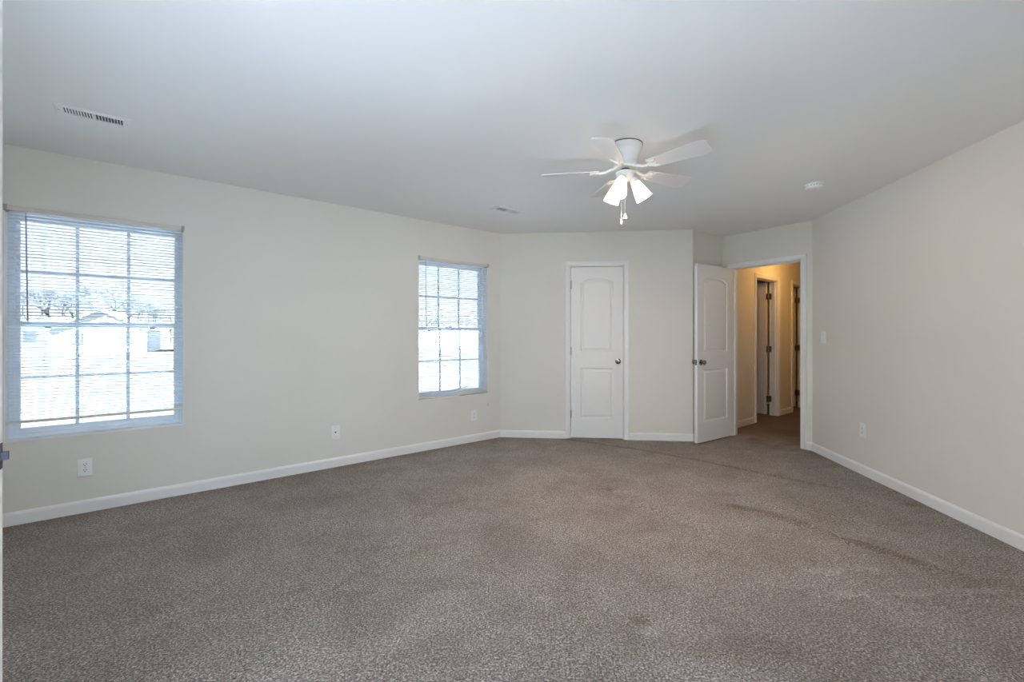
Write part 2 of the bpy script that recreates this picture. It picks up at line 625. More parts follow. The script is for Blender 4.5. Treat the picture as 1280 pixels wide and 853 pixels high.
    for (i, j), a in grid.items():
        b, c, d = grid.get((i + 1, j)), grid.get((i + 1, j + 1)), grid.get((i, j + 1))
        if b is not None and c is not None and d is not None:
            faces.append((a, b, c, d))
    me = bpy.data.meshes.new('floor')
    me.from_pydata(verts, [], faces)
    a = me.attributes.new('soil_shade', 'FLOAT', 'POINT'); a.data.foreach_set('value', soil_shade)
    a = me.attributes.new('pale_tone', 'FLOAT', 'POINT'); a.data.foreach_set('value', pale_tone)
    me.materials.append(M_CARPET)
    me.shade_smooth()
    o = bpy.data.objects.new('floor', me)
    C.objects.link(o)
    return tag(o, 'worn taupe cut pile carpet with seams and stains', 'floor', kind='structure')
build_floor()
# slab below the carpet seals the house
bm = bmesh.new()
q = [P(-1.95, -0.7), P(9.5, -0.7), P(9.5, N_WIN + WT), P(-1.95, N_WIN + WT)]
lo = [bm.verts.new((p.x, p.y, -0.30)) for p in q]
hi = [bm.verts.new((p.x, p.y, -0.03)) for p in q]
bm.faces.new(lo[::-1]); bm.faces.new(hi)
for i in range(4):
    j = (i + 1) % 4
    bm.faces.new((lo[i], lo[j], hi[j], hi[i]))
tag(obj('floor_slab', bm, mat('grey_concrete', (0.3, 0.3, 0.3), 0.9)), 'concrete slab under the carpet', 'floor', kind='structure')

# ------------------------------------------------------------------ baseboards
BB = [(0, 0.0), (-0.013, 0.0), (-0.013, 0.064), (-0.011, 0.074), (-0.006, 0.081), (-0.004, 0.085), (0, 0.086)]
def baseboard(name, F, x0, x1, label):
    bm = bmesh.new()
    sweep_x(bm, BB, x0, x1)
    o = obj(name, bm, M_TRIM)
    on_wall(o, F, 0)
    return tag(o, label, 'baseboard', kind='structure')
xj = hit(F_LEFT, 174)
baseboard('baseboard_left', F_LEFT, 0.0, xj - 0.001, 'white baseboard under the large window, up to its joint')
baseboard('baseboard_left', F_LEFT, xj + 0.001, S_A + 1.0, 'white baseboard from the joint to the room corner')
CW = 0.058
baseboard('baseboard_back', F_BACK, 0.0, CD0 - 0.006 - CW, 'short white baseboard between the corner and closet door')
baseboard('baseboard_back', F_BACK, CD1 + 0.006 + CW, LB + 0.013, 'white baseboard between closet door and bedroom door')
baseboard('baseboard_return', F_RET, -0.013, LR, 'white baseboard behind the open bedroom door')
baseboard('baseboard_doorway', F_DOOR, OP1 + 0.006 + CW, LD, 'stub of white baseboard right of the doorway casing')
baseboard('baseboard_right', F_RIGHT, 0.0, 3.1, 'white baseboard along the wall with the switch')
baseboard('baseboard_rear', F_REAR, 0.3, 4.44, 'white baseboard behind the viewer')
baseboard('baseboard_hall', F_HALL, 0.12, H1a - CW - 0.006, 'white hallway baseboard before the first hall doorway')
baseboard('baseboard_hall', F_HALL, H1b + CW + 0.006, H2a - CW - 0.006, 'white hallway baseboard between the two hall doorways')

# ------------------------------------------------------------------ door casings and jambs
CAS = [(0.0, 0.006), (0.004, 0.010), (0.010, 0.011), (0.016, 0.009), (0.030, 0.012), (0.044, 0.016), (0.053, 0.017), (0.058, 0.013), (0.058, 0.0), (0.0, 0.0)]
def casing(bm, x0, x1, zt, side=-1, y=0.0):
    n = len(CAS)
    rows = []
    for o, d in CAS:
        yy = y + side * d
        rows.append([bm.verts.new(v) for v in ((x0 - o, yy, 0), (x0 - o, yy, zt + o), (x1 + o, yy, zt + o), (x1 + o, yy, 0))])
    for i in range(n):
        j = (i + 1) % n
        for k in range(3):
            bm.faces.new((rows[i][k], rows[j][k], rows[j][k + 1], rows[i][k + 1]))
    bm.faces.new([r[0] for r in rows])
    bm.faces.new([r[3] for r in rows][::-1])
def door_frame(name, F, x0, x1, thick, label, stop=None, jw=0.018, both=False):
    zt = DOOR_H + 0.003
    t = empty(name)
    on_wall(t, F, 0)
    tag(t, label, 'door frame', kind='structure')
    bm = bmesh.new()
    casing(bm, x0 - 0.005, x1 + 0.005, zt + 0.005)
    obj('casing', bm, M_TRIM, t)
    if both:
        bm = bmesh.new()
        casing(bm, x0 - 0.005, x1 + 0.005, zt + 0.005, 1, thick)
        obj('casing', bm, M_TRIM, t)
    bm = bmesh.new()
    box(bm, x0 - jw + 0.001, x0, 0.0, thick, 0, zt, 0)
    box(bm, x1, x1 + jw - 0.001, 0.0, thick, 0, zt, 0)
    box(bm, x0 - jw + 0.001, x1 + jw - 0.001, 0.0, thick, zt, zt + 0.016, 0)
    if stop:
        a, b = stop
        box(bm, x0, x0 + 0.010, a, b, 0, zt, 0.002)
        box(bm, x1 - 0.010, x1, a, b, 0, zt, 0.002)
        box(bm, x0, x1, a, b, zt - 0.010, zt, 0.002)
    obj('jamb', bm, M_TRIM, t)
    return t
door_frame('trim_1', F_BACK, CD0, CD1, 0.12, 'white casing around the closed closet door', (0.042, 0.08))
tf = door_frame('trim_2', F_DOOR, OP0, OP1, 0.115, 'white casing around the open bedroom doorway', (0.040, 0.075), both=True)
bm = bmesh.new()
box(bm, OP1 - 0.002, OP1 + 0.001, 0.008, 0.030, 0.90, 0.96, 0)
obj('strike_plate', bm, M_CHROME, tf)
door_frame('trim_3', F_HALL, H1a + 0.018, H1b - 0.018, 0.115, 'white casing around the first hall doorway', (0.03, 0.06))
door_frame('trim_4', F_HALL, H2a + 0.018, H2b - 0.018, 0.115, 'white casing at the far hall doorway, partly hidden', (0.03, 0.06))
door_frame('trim_5', F_NEAR, ND0 + 0.018, ND1 - 0.018, 0.12, 'white casing of the near doorway, out of view', (0.05, 0.08))

# ------------------------------------------------------------------ moulded two panel doors
def panel_outline(x0, x1, z0, z1, rise=0.0, n=14):
    pts = [(x0, z0), (x1, z0)]
    if rise <= 0:
        pts += [(x1, z1), (x0, z1)]
    else:
        sh = (x1 - x0) * 0.06
        pts.append((x1, z1 - rise))
        for i in range(n + 1):
            a = i / n
            x = (x1 - sh) + (x0 + sh - (x1 - sh)) * a
            pts.append((x, z1 - rise * 0.80 + rise * 0.80 * (1 - (2 * a - 1) ** 2) ** 0.8))
        pts.append((x0, z1 - rise))
    return pts
def inset(pts, d):
    n = len(pts)
    out = []
    for i in range(n):
        p0, p1, p2 = Vector(pts[i - 1]), Vector(pts[i]), Vector(pts[(i + 1) % n])
        e1, e2 = (p1 - p0), (p2 - p1)
        if e1.length < 1e-6 or e2.length < 1e-6:
            out.append(tuple(p1)); continue
        e1.normalize(); e2.normalize()
        n1, n2 = Vector((-e1.y, e1.x)), Vector((-e2.y, e2.x))
        b = (n1 + n2)
        b = b / max(0.35, b.length_squared) * 2 if b.length > 1e-6 else n1
        out.append((p1.x + b.x * d, p1.y + b.y * d))
    return out
def slab_mesh(wd, ht, th=0.035, ins=0.115):
    bm = bmesh.new()
    outlines = [panel_outline(ins, wd - ins, 0.225, 0.825), panel_outline(ins, wd - ins, 1.015, ht - 0.128, 0.052)]
    prof = [(0.0, 0.0), (0.006, 0.0015), (0.012, 0.0095), (0.020, 0.0105), (0.030, 0.0075), (0.042, 0.0025), (0.048, 0.002)]
    border = []
    for side in (0, 1):
        Y = (lambda d: d) if side == 0 else (lambda d: th - d)
        rect = [bm.verts.new((x, Y(0), z)) for x, z in ((0, 0), (wd, 0), (wd, ht), (0, ht))]
        border.append(rect)
        edges = [bm.edges.new((rect[i], rect[(i + 1) % 4])) for i in range(4)]
        for ol in outlines:
            prev = None
            for k, (off, dep) in enumerate(prof):
                pts = inset(ol, off) if off else ol
                ring = [bm.verts.new((x, Y(dep), z)) for x, z in pts]
                if k == 0:
                    edges += [bm.edges.new((ring[i], ring[(i + 1) % len(ring)])) for i in range(len(ring))]
                else:
                    for i in range(len(ring)):
                        j = (i + 1) % len(ring)
                        bm.faces.new((prev[i], prev[j], ring[j], ring[i]))
                prev = ring
            bm.faces.new(prev)
        bmesh.ops.triangle_fill(bm, use_beauty=True, use_dissolve=False, edges=edges)
    a, b = border
    for i in range(4):
        j = (i + 1) % 4
        bm.faces.new((a[i], a[j], b[j], b[i]))
    return bm
KNOB = [(0.0, 0.0), (0.030, 0.0), (0.032, 0.003), (0.030, 0.007), (0.020, 0.010), (0.011, 0.014), (0.010, 0.026), (0.014, 0.032), (0.024, 0.038),
        (0.0275, 0.046), (0.026, 0.054), (0.020, 0.060), (0.012, 0.0625), (0.0, 0.063)]
def knob(x, z, y, side, parent, m=None, label=None):
    bm = bmesh.new()
    mt = Matrix.Translation((x, y, z)) @ Matrix.Rotation(radians(90 if side < 0 else -90), 4, 'X')
    lathe(bm, KNOB, 28, mt, cap=False)
    o = obj('door_knob', bm, m or M_CHROME, parent, smooth=True)
    tag(o, label or 'satin nickel knob')
    return o
def hinge(x, z, y, parent, m, side=1, knuckle=0.0075):
    """leaf lies on the slab, knuckle stands at the pivot"""
    bm = bmesh.new()
    for k in range(5):
        lathe(bm, [(knuckle, 0), (knuckle, 0.0168)], 12, Matrix.Translation((x, y, z - 0.0445 + k * 0.0178)))
    lathe(bm, [(0.004, 0), (0.0055, 0.004), (0.003, 0.008), (0.0, 0.009)], 10, Matrix.Translation((x, y, z + 0.0445)))
    box(bm, x - 0.002, x + 0.030 * side, y + 0.0065, y + 0.0095, z - 0.0445, z + 0.0445) if side > 0 else \
        box(bm, x + 0.030 * side, x + 0.002, y + 0.0065, y + 0.0095, z - 0.0445, z + 0.0445)
    return tag(obj('hinge', bm, m, parent), 'metal butt hinge')

GAP = 0.012
# door_1: closet door, closed
wd = CD1 - CD0 - 0.010
t = empty('door_1')
on_wall(t, F_BACK, CD0 + 0.005, GAP, 0.003)
tag(t, 'narrow closed white closet door with arched upper panel', 'door', kind='structure')
obj('door_panel', slab_mesh(wd, DOOR_H - GAP - 0.004, ins=0.108), M_DOOR, t)
knob(wd - 0.058, 0.905, 0.0, -1, t)
for z in (0.28, 1.02, 1.80):
    hinge(0.0, z, -0.006, t, M_STEEL)
bm = bmesh.new()
box(bm, wd - 0.001, wd + 0.0025, 0.006, 0.030, 0.875, 0.935)
tag(obj('latch_plate', bm, M_CHROME, t), 'dark metal latch plate on the door edge')

# door_2: bedroom door, standing open
HX, HYY = 2.668, 5.368
ang = atan2(4.962 - 5.368, 2.074 - 2.668)
t = empty('door_2', (HX, HYY, GAP), ang)
tag(t, 'white bedroom door standing open beside the doorway', 'door', kind='structure')
wd2 = 0.722
# local +y faces the doorway; slab lies behind that face
o = obj('door_panel', slab_mesh(wd2, DOOR_H - GAP - 0.003), M_DOOR, t)
o.location = (0, -0.035, 0)
knob(wd2 - 0.060, 0.905, 0.0, 1, t)
knob(wd2 - 0.060, 0.905, -0.035, -1, t)
bm = bmesh.new()
box(bm, wd2 - 0.001, wd2 + 0.0015, -0.029, -0.006, 0.875, 0.935)
box(bm, wd2, wd2 + 0.010, -0.023, -0.012, 0.895, 0.915, 0.002)
tag(obj('latch', bm, M_CHROME, t), 'metal latch in the free edge')
for z in (0.20, 1.0, 1.82):
    bm = bmesh.new()
    lathe(bm, [(0.0065, -0.0445), (0.0065, 0.0445)], 12, Matrix.Translation((-0.002, -0.041, z)))
    box(bm, -0.002, 0.0, -0.038, -0.006, z - 0.0445, z + 0.0445)
    obj('hinge', bm, M_STEEL, t)

# door_3 / door_4: hall doors swung into the side rooms
def hall_door(name, xb, wd, label, swing):
    p, d = F_HALL
    n = Vector((-d.y, d.x))
    piv = p + d * (xb - 0.018 - 0.004) + n * 0.112
    # pointing away from the hall, free edge back toward the camera side
    dir_ = (n * cos(swing) - d * sin(swing))
    t = empty(name, (piv.x, piv.y, GAP), atan2(dir_.y, dir_.x))
    tag(t, label, 'door', kind='structure')
    o = obj('door_panel', slab_mesh(wd, DOOR_H - GAP - 0.003, ins=min(0.115, wd * 0.18)), M_DOOR, t)
    o.location = (0.030, 0.0, 0)
    knob(wd - 0.05, 0.905, 0.0, -1, t, M_BRASS, 'brass toned knob')
    knob(wd - 0.05, 0.905, 0.035, 1, t, M_BRASS, 'brass toned knob')
    for z in (0.24, 1.0, 1.80):
        bm = bmesh.new()
        lathe(bm, [(0.007, -0.0445), (0.007, 0.0445)], 12, Matrix.Translation((0.0, 0.042, z)))
        # leaf on the door edge and leaf on the jamb
        box(bm, 0.000, 0.0305, 0.0385, 0.042, z - 0.0445, z + 0.0445)
        box(bm, 0.026, 0.0305, 0.002, 0.042, z - 0.0445, z + 0.0445)
        box(bm, -0.036, 0.002, 0.020, 0.0225, z - 0.0445, z + 0.0445)
        tag(obj('hinge', bm, M_BRASS, t), 'brass butt hinge')
    return t
hall_door('door_3', H1b, 0.70, 'white door open into the first hall room', 0.02)
hall_door('door_4', H2b, 0.54, 'white door open at the far end of the hallway', 0.02)

# door_5: near door, only its free edge shows at the picture border
hp = P(-0.990, 1.545)
t = empty('door_5', (hp.x, hp.y, GAP), atan2(U.y, U.x))
tag(t, 'white door edge with latch at the far left border', 'door', kind='structure')
wd5 = 0.715
o = obj('door_panel', slab_mesh(wd5, DOOR_H - GAP), M_DOOR, t)
knob(wd5 - 0.06, 0.93, 0.0, -1, t)
knob(wd5 - 0.06, 0.93, 0.035, 1, t)
bm = bmesh.new()
box(bm, wd5 - 0.001, wd5 + 0.0015, 0.006, 0.029, 0.895, 0.955)
box(bm, wd5, wd5 + 0.013, 0.012, 0.024, 0.915, 0.935, 0.002)
tag(obj('latch', bm, mat('dark_latch_steel', (0.05, 0.05, 0.07), 0.6, 0.3), t), 'dark grey metal latch bolt')
for z in (0.20, 1.0, 1.82):
    hinge(0.0, z, -0.006, t, M_STEEL)

# ------------------------------------------------------------------ windows
def window(name, x0, x1, label):
    t = empty(name)
    on_wall(t, F_LEFT, x0, WZ0)
    tag(t, label, 'window', kind='structure')
    W, H = x1 - x0, WZ1 - WZ0
    y0 = 0.092
    # white painted sill and returns lining the opening
    bm = bmesh.new()
    box(bm, 0.0005, W - 0.0005, -0.004, y0, 0.0, 0.010, 0.002)
    obj('window_sill', bm, M_TRIM, t)
    bm = bmesh.new()
    box(bm, 0.0003, 0.004, 0.001, y0, 0.010, H - 0.0003)
    box(bm, W - 0.004, W - 0.0003, 0.001, y0, 0.010, H - 0.0003)
    box(bm, 0.004, W - 0.004, 0.001, y0, H - 0.004, H - 0.0003)
    obj('window_return', bm, M_TRIM, t)
    f = 0.030
    bm = bmesh.new()
    box(bm, 0, f, y0, WT, 0.004, H, 0.002)
    box(bm, W - f, W, y0, WT, 0.004, H, 0.002)
    box(bm, f, W - f, y0, WT, 0.004, 0.004 + f, 0.002)
    box(bm, f, W - f, y0, WT, H - f, H, 0.002)
    obj('window_frame', bm, M_VINYL, t)
    mid = H / 2
    def sash(z0, z1, ya, yb, st):
        bm = bmesh.new()
        box(bm, f, f + st, ya, yb, z0, z1, 0.003)
        box(bm, W - f - st, W - f, ya, yb, z0, z1, 0.003)
        box(bm, f + st, W - f - st, ya, yb, z0, z0 + 0.036, 0.003)
        box(bm, f + st, W - f - st, ya, yb, z1 - 0.036, z1, 0.003)
        s = obj('sash', bm, M_VINYL, t)
        ym = (ya + yb) / 2
        bm = bmesh.new()
        gx0, gx1, gz0, gz1 = f + st, W - f - st, z0 + 0.036, z1 - 0.036
        for k in (1, 2):
            xc = gx0 + (gx1 - gx0) * k / 3
            box(bm, xc - 0.0095, xc + 0.0095, ym - 0.006, ym + 0.002, gz0, gz1, 0.0015)
        zc = (gz0 + gz1) / 2
        box(bm, gx0, gx1, ym - 0.0055, ym + 0.0025, zc - 0.0095, zc + 0.0095, 0.0015)
        obj('muntin_grid', bm, M_VINYL, s)
        bm = bmesh.new()
        box(bm, gx0 - 0.004, gx1 + 0.004, ym + 0.004, ym + 0.008, gz0 - 0.004, gz1 + 0.004)
        obj('pane', bm, M_GLASS, s)
        return s
    sash(mid - 0.018, H - f, 0.130, 0.155, 0.020)
    lo = sash(0.004 + f, mid + 0.020, 0.100, 0.125, 0.026)
    for xx in (0.20, 0.80):
        bm = bmesh.new()
        box(bm, W * xx - 0.016, W * xx + 0.016, 0.094, 0.112, mid - 0.024, mid - 0.017, 0.002)
        tag(obj('sash_lift', bm, M_SLOT, lo), 'small dark catch under the meeting rail')
    bm = bmesh.new()
    box(bm, W * 0.5 - 0.03, W * 0.5 + 0.03, 0.104, 0.124, mid + 0.020, mid + 0.028, 0.003)
    obj('sash_lock', bm, M_VINYL, lo)
    # daylight sampling helper for the sky: a Cycles light portal in the opening
    ld = bpy.data.lights.new('sky_portal', 'AREA')
    ld.shape = 'RECTANGLE'
    ld.size, ld.size_y = W - 0.02, H - 0.02
    ld.energy = 1.0
    ld.cycles.is_portal = True
    lo_ = bpy.data.objects.new('sky_portal', ld)
    C.objects.link(lo_)
    p, d = F_LEFT
    n = Vector((-d.y, d.x))
    q = p + d * ((x0 + x1) / 2) + n * (WT + 0.02)
    lo_.location = (q.x, q.y, (WZ0 + WZ1) / 2)
    lo_.rotation_euler = Vector((-n.x, -n.y, 0)).to_track_quat('-Z', 'Y').to_euler()
    return t
window('window_1', W1[0], W1[1], 'large window at the near end of the wall')
window('window_2', W2[0], W2[1], 'window next to the far room corner')

# ------------------------------------------------------------------ added fill windows, out of view
# unseen windows added to carry area lamps that brighten the room
def fill_window(name, F, x0, wd, z0, ht, watts, col, label):
    t = empty(name)
    on_wall(t, F, x0, z0)
    tag(t, label, 'window', kind='structure')
    bm = bmesh.new()
    for a, b, c, d in ((0, 0.05, 0, ht), (wd - 0.05, wd, 0, ht), (0.05, wd - 0.05, 0, 0.05), (0.05, wd - 0.05, ht - 0.05, ht), (wd / 2 - 0.02, wd / 2 + 0.02, 0.05, ht - 0.05)):
        box(bm, a, b, 0.06, 0.11, c, d, 0.003)
    obj('window_frame', bm, M_VINYL, t)
    ld = bpy.data.lights.new('window_fill_lamp', 'AREA')
    ld.shape = 'RECTANGLE'
    ld.size, ld.size_y = wd - 0.04, ht - 0.04
    ld.energy = watts
    ld.color = col
    lo_ = bpy.data.objects.new('window_fill_lamp', ld)
    C.objects.link(lo_)
    p, d = F
    n = Vector((-d.y, d.x))
    q = p + d * (x0 + wd / 2) + n * 0.125
    lo_.location = (q.x, q.y, z0 + ht / 2)
    lo_.rotation_euler = Vector((-n.x, -n.y, 0)).to_track_quat('-Z', 'Y').to_euler()
fill_window('fill_window_3', F_NEAR, 0.15, 1.70, 0.55, 1.5, NEAR_FILL_W, NEAR_FILL_C, 'added wide window with a fill lamp in the near wall, out of view')
fill_window('fill_window_4', F_REAR, 2.75, 1.50, 0.30, 1.20, REAR_FILL_W, REAR_FILL_C, 'added low window with a fill lamp behind the viewer, out of view')

# ================================================================== THINGS
# ------------------------------------------------------------------ mini blinds
SLW, PITCH = 0.0250, 0.0212
def slat_mesh(L, sag=None):
    """curved aluminium slat, length along x, centred"""
    me = bmesh.new()
    nx = 1 if sag is None else 24
    rows = []
    for i in range(nx + 1):
        x = -L / 2 + L * i / nx
        dz, tw = (0, 0) if sag is None else sag(i / nx)
        ring = []
        for top in (1, 0):
            rng = range(5) if top else range(4, -1, -1)
            for k in rng:
                a = k / 4 * 2 - 1
                y = a * SLW / 2
                z = 0.0028 * (1 - a * a) + (0.0004 if top else -0.0004)
                ring.append(me.verts.new((x, y * cos(tw) - z * sin(tw), y * sin(tw) + z * cos(tw) + dz)))
        rows.append(ring)
    n = len(rows[0])
    for ra, rb in zip(rows, rows[1:]):
        for k in range(n):
            j = (k + 1) % n
            me.faces.new((ra[k], ra[j], rb[j], rb[k]))
    me.faces.new(rows[0][::-1]); me.faces.new(rows[-1])
    return me

def blind(x0, x1, zbot, label, wand_x, cord_x, tassel_z, ladders, bent):
    W = x1 - x0
    t = empty('mini_blind')
    on_wall(t, F_LEFT, x0, 0.0)
    tag(t, label, 'window blind', 'white mini blinds in the windows')
    yc = 0.024
    zt = WZ1 - 0.002
    HR = 0.027
    bm = bmesh.new()
    prof = [(-0.007, zt - HR), (-0.005, zt - HR - 0.0005), (0.036, zt - HR - 0.0005), (0.038, zt - HR), (0.038, zt), (0.0365, zt), (0.0365, zt - HR + 0.002),
            (-0.0055, zt - HR + 0.002), (-0.0055, zt), (-0.009, zt + 0.0008), (-0.0095, zt - 0.002), (-0.007, zt - 0.004)]
    sweep_x(bm, prof, 0.010, W - 0.010)
    obj('headrail', bm, M_RAIL, t)
    for xx in (0.005, W - 0.005):
        bm = bmesh.new()
        box(bm, xx - 0.008, xx + 0.008, -0.008, 0.042, zt - 0.034, zt + 0.004, 0.002)
        box(bm, xx - 0.010, xx + 0.010, -0.013, -0.0095, zt - 0.022, zt + 0.007, 0.001)
        obj('bracket', bm, M_BRACKET, t)
    L = W - 0.016
    ztop = zt - HR - 0.016
    n = int((ztop - (zbot + 0.012)) / PITCH) + 1
    first = obj('slat', slat_mesh(L), M_SLAT, t, smooth=True)
    for i in range(n):
        z = ztop - PITCH * i
        nb = n - 1 - i
        if bent and nb < 5:
            # lowest slats bunched and bowed toward the sagging bottom rail
            def sag(a, nb=nb):
                dz = -0.026 * math.exp(-((a - 0.36) / 0.30) ** 2) + 0.010 * math.exp(-((a - 0.72) / 0.14) ** 2) * (nb + 1) / 3 * (1 if nb < 3 else 0.4)
                tw = 0.75 * math.exp(-((a - 0.66) / 0.16) ** 2) * (1 if nb in (0, 1, 2) else 0.4)
                return dz * (1 - nb / 7), tw
            s = obj('slat', slat_mesh(L, sag), M_SLAT, t, smooth=True)
        elif i == 0:
            s = first
        else:
            s = first.copy()
            C.objects.link(s)
        s.parent = t
        s.location = (W / 2, yc, z)
        s.rotation_euler = (radians(-10.5 + random.uniform(-1.2, 1.2)), 0, 0)
    zl = ztop - PITCH * (n - 1)
    # bottom rail
    bm = bmesh.new()
    N_ = 28 if bent else 1
    rows = []
    for i in range(N_ + 1):
        a = i / N_
        dz = (-0.026 * math.exp(-((a - 0.36) / 0.30) ** 2)) if bent else 0.0
        x = 0.006 + (W - 0.012) * a
        rows.append([bm.verts.new((x, y, z + dz)) for y, z in ((yc - 0.0125, zl - 0.024), (yc + 0.0125, zl - 0.024), (yc + 0.0135, zl - 0.016), (yc + 0.010, zl - 0.008), (yc - 0.010, zl - 0.008), (yc - 0.0135, zl - 0.016))])
    for ra, rb in zip(rows, rows[1:]):
        for k in range(6):
            bm.faces.new((ra[k], ra[(k + 1) % 6], rb[(k + 1) % 6], rb[k]))
    bm.faces.new(rows[0][::-1]); bm.faces.new(rows[-1])
    obj('bottom_rail', bm, M_RAIL, t)
    for lx in ladders:
        bm = bmesh.new()
        for yy in (yc - 0.0135, yc + 0.0135):
            tube(bm, [(W * lx, yy, zt - HR), (W * lx, yy, zl - 0.008)], 0.0006, 4)
        obj('ladder_cord', bm, M_CORD, t)
    bm = bmesh.new()
    tube(bm, [(wand_x, 0.000, zt - HR + 0.002), (wand_x, -0.004, zt - HR - 0.012), (wand_x, -0.004, zt - HR - 0.03)], 0.0015, 6)
    tube(bm, [(wand_x, -0.003, zt - HR - 0.028), (wand_x + 0.008, -0.004, 1.315)], 0.0042, 6)
    tag(obj('tilt_wand', bm, M_WAND, t), 'slim smoky clear wand')
    bm = bmesh.new()
    tube(bm, [(cord_x, 0.004, zt - HR + 0.003), (cord_x, 0.000, zt - HR - 0.02), (cord_x + 0.002, 0.0, (zt + tassel_z) / 2), (cord_x + 0.001, 0.0, tassel_z)], 0.0010, 5)
    tube(bm, [(cord_x + 0.007, 0.004, zt - HR + 0.003), (cord_x + 0.007, 0.000, zt - HR - 0.02), (cord_x + 0.006, 0.0, (zt + tassel_z) / 2), (cord_x + 0.010, 0.0, tassel_z - 0.012)], 0.0010, 5)
    lc = obj('lift_cord', bm, M_CORD, t)
    for dx, dz in ((0.001, 0.0), (0.010, -0.012)):
        bm = bmesh.new()
        lathe(bm, [(0.0, 0.002), (0.002, 0.0), (0.005, -0.020), (0.0055, -0.026), (0.0, -0.027)], 10, Matrix.Translation((cord_x + dx, 0, tassel_z + dz)), cap=False)
        obj('tassel', bm, M_RAIL, lc)
    return t
blind(W1[0], W1[1], 0.640, 'white mini blind in the large near window, hanging level', hit(F_LEFT, 32.5) - W1[0], hit(F_LEFT, 217) - W1[0], 0.99,
      (0.19, 0.54, 0.865), False)
blind(W2[0], W2[1], 0.572, 'white mini blind in the far window, its bottom rail sagging', hit(F_LEFT, 532) - W2[0], hit(F_LEFT, 603) - W2[0], 1.64,
      (0.16, 0.50, 0.85), True)

# ------------------------------------------------------------------ wall plates
def plate_mesh(w_, h_):
    bm = bmesh.new()
    box(bm, -w_ / 2, w_ / 2, -0.0055, 0.0, -h_ / 2, h_ / 2)
    es = [e for e in bm.edges if all(abs(v.co.y + 0.0055) < 1e-5 for v in e.verts)]
    bmesh.ops.bevel(bm, geom=es, offset=0.0035, segments=3, profile=0.6, affect='EDGES')
    return bm
def screw(x, z, parent):
    bm = bmesh.new()
    lathe(bm, [(0.0, 0.0), (0.0033, 0.0), (0.003, 0.001), (0.0, 0.0014)], 10, Matrix.Translation((x, -0.0052, z)) @ Matrix.Rotation(radians(90), 4, 'X'), cap=False)
    return obj('screw', bm, M_STEEL, parent)
def duplex(name, F, px, py, label, group=None):
    t = empty(name)
    on_wall(t, F, hit(F, px), wall_z(F, px, py))
    tag(t, label, 'outlet', 'duplex wall outlets')
    obj('cover_plate', plate_mesh(0.079, 0.124), M_PLATE, t)
    for zz in (0.0195, -0.0195):
        bm = bmesh.new()
        pts = []
        for k in range(24):
            a = 2 * pi * k / 24
            pts.append((0.0172 * cos(a), max(-0.0135, min(0.0135, 0.0172 * sin(a)))))
        a_ = [bm.verts.new((x, -0.0050, z + zz)) for x, z in pts]
        b_ = [bm.verts.new((x * 0.97, -0.0082, z * 0.97 + zz)) for x, z in pts]
        for k in range(24):
            j = (k + 1) % 24
            bm.faces.new((a_[k], a_[j], b_[j], b_[k]))
        bm.faces.new(b_)
        r = obj('receptacle', bm, M_PLATE, t)
        bm = bmesh.new()
        box(bm, -0.0078, -0.0050, -0.0087, -0.0075, zz - 0.001, zz + 0.0085)
        box(bm, 0.0050, 0.0078, -0.0087, -0.0075, zz + 0.000, zz + 0.0080)
        lathe(bm, [(0.0, 0.0), (0.0032, 0.0), (0.0032, 0.001), (0, 0.001)], 12, Matrix.Translation((0, -0.0077, zz - 0.0065)) @ Matrix.Rotation(radians(90), 4, 'X'), cap=False)
        tag(obj('plug_slots', bm, M_DARK, r), 'dark slots')
    screw(0, 0, t)
    return t
duplex('wall_outlet', F_LEFT, 106.5, 584.5, 'white duplex outlet under the large near window')
duplex('wall_outlet', F_LEFT, 592.5, 519.5, 'white duplex outlet under the far window by the corner')
duplex('wall_outlet', F_RIGHT, 1079, 538.5, 'white duplex outlet low on the wall with the light switch')
t = empty('coax_plate')
on_wall(t, F_LEFT, hit(F_LEFT, 419), wall_z(F_LEFT, 419, 540.5))
tag(t, 'white cable jack plate low on the wall between the windows', 'wall plate')
obj('cover_plate', plate_mesh(0.079, 0.124), M_PLATE, t)
bm = bmesh.new()
R90 = Matrix.Rotation(radians(90), 4, 'X')
lathe(bm, [(0.0075, 0.0), (0.0075, 0.003), (0.0048, 0.0035), (0.0048, 0.011), (0.0025, 0.011), (0.0025, 0.004), (0, 0.004)], 12, Matrix.Translation((0, -0.0054, 0)) @ R90, cap=False)
tag(obj('coax_jack', bm, mat('dark_jack', (0.10, 0.09, 0.09), 0.4, 0.6), t), 'dark threaded jack')
screw(0, 0.042, t); screw(0, -0.042, t)
t = empty('light_switch')
on_wall(t, F_RIGHT, hit(F_RIGHT, 1029.5), wall_z(F_RIGHT, 1029.5, 422))
tag(t, 'white toggle light switch right of the bedroom doorway', 'light switch')
obj('cover_plate', plate_mesh(0.079, 0.124), M_PLATE, t)
bm = bmesh.new()
box(bm, -0.0055, 0.0055, -0.0068, -0.005, -0.0125, 0.0125, 0.0006)
box(bm, -0.0042, 0.0042, -0.019, -0.005, -0.004, 0.004, 0.001, Matrix.Rotation(radians(-22), 4, 'X'))
obj('toggle', bm, M_PLATE, t)
screw(0, 0.030, t); screw(0, -0.030, t)

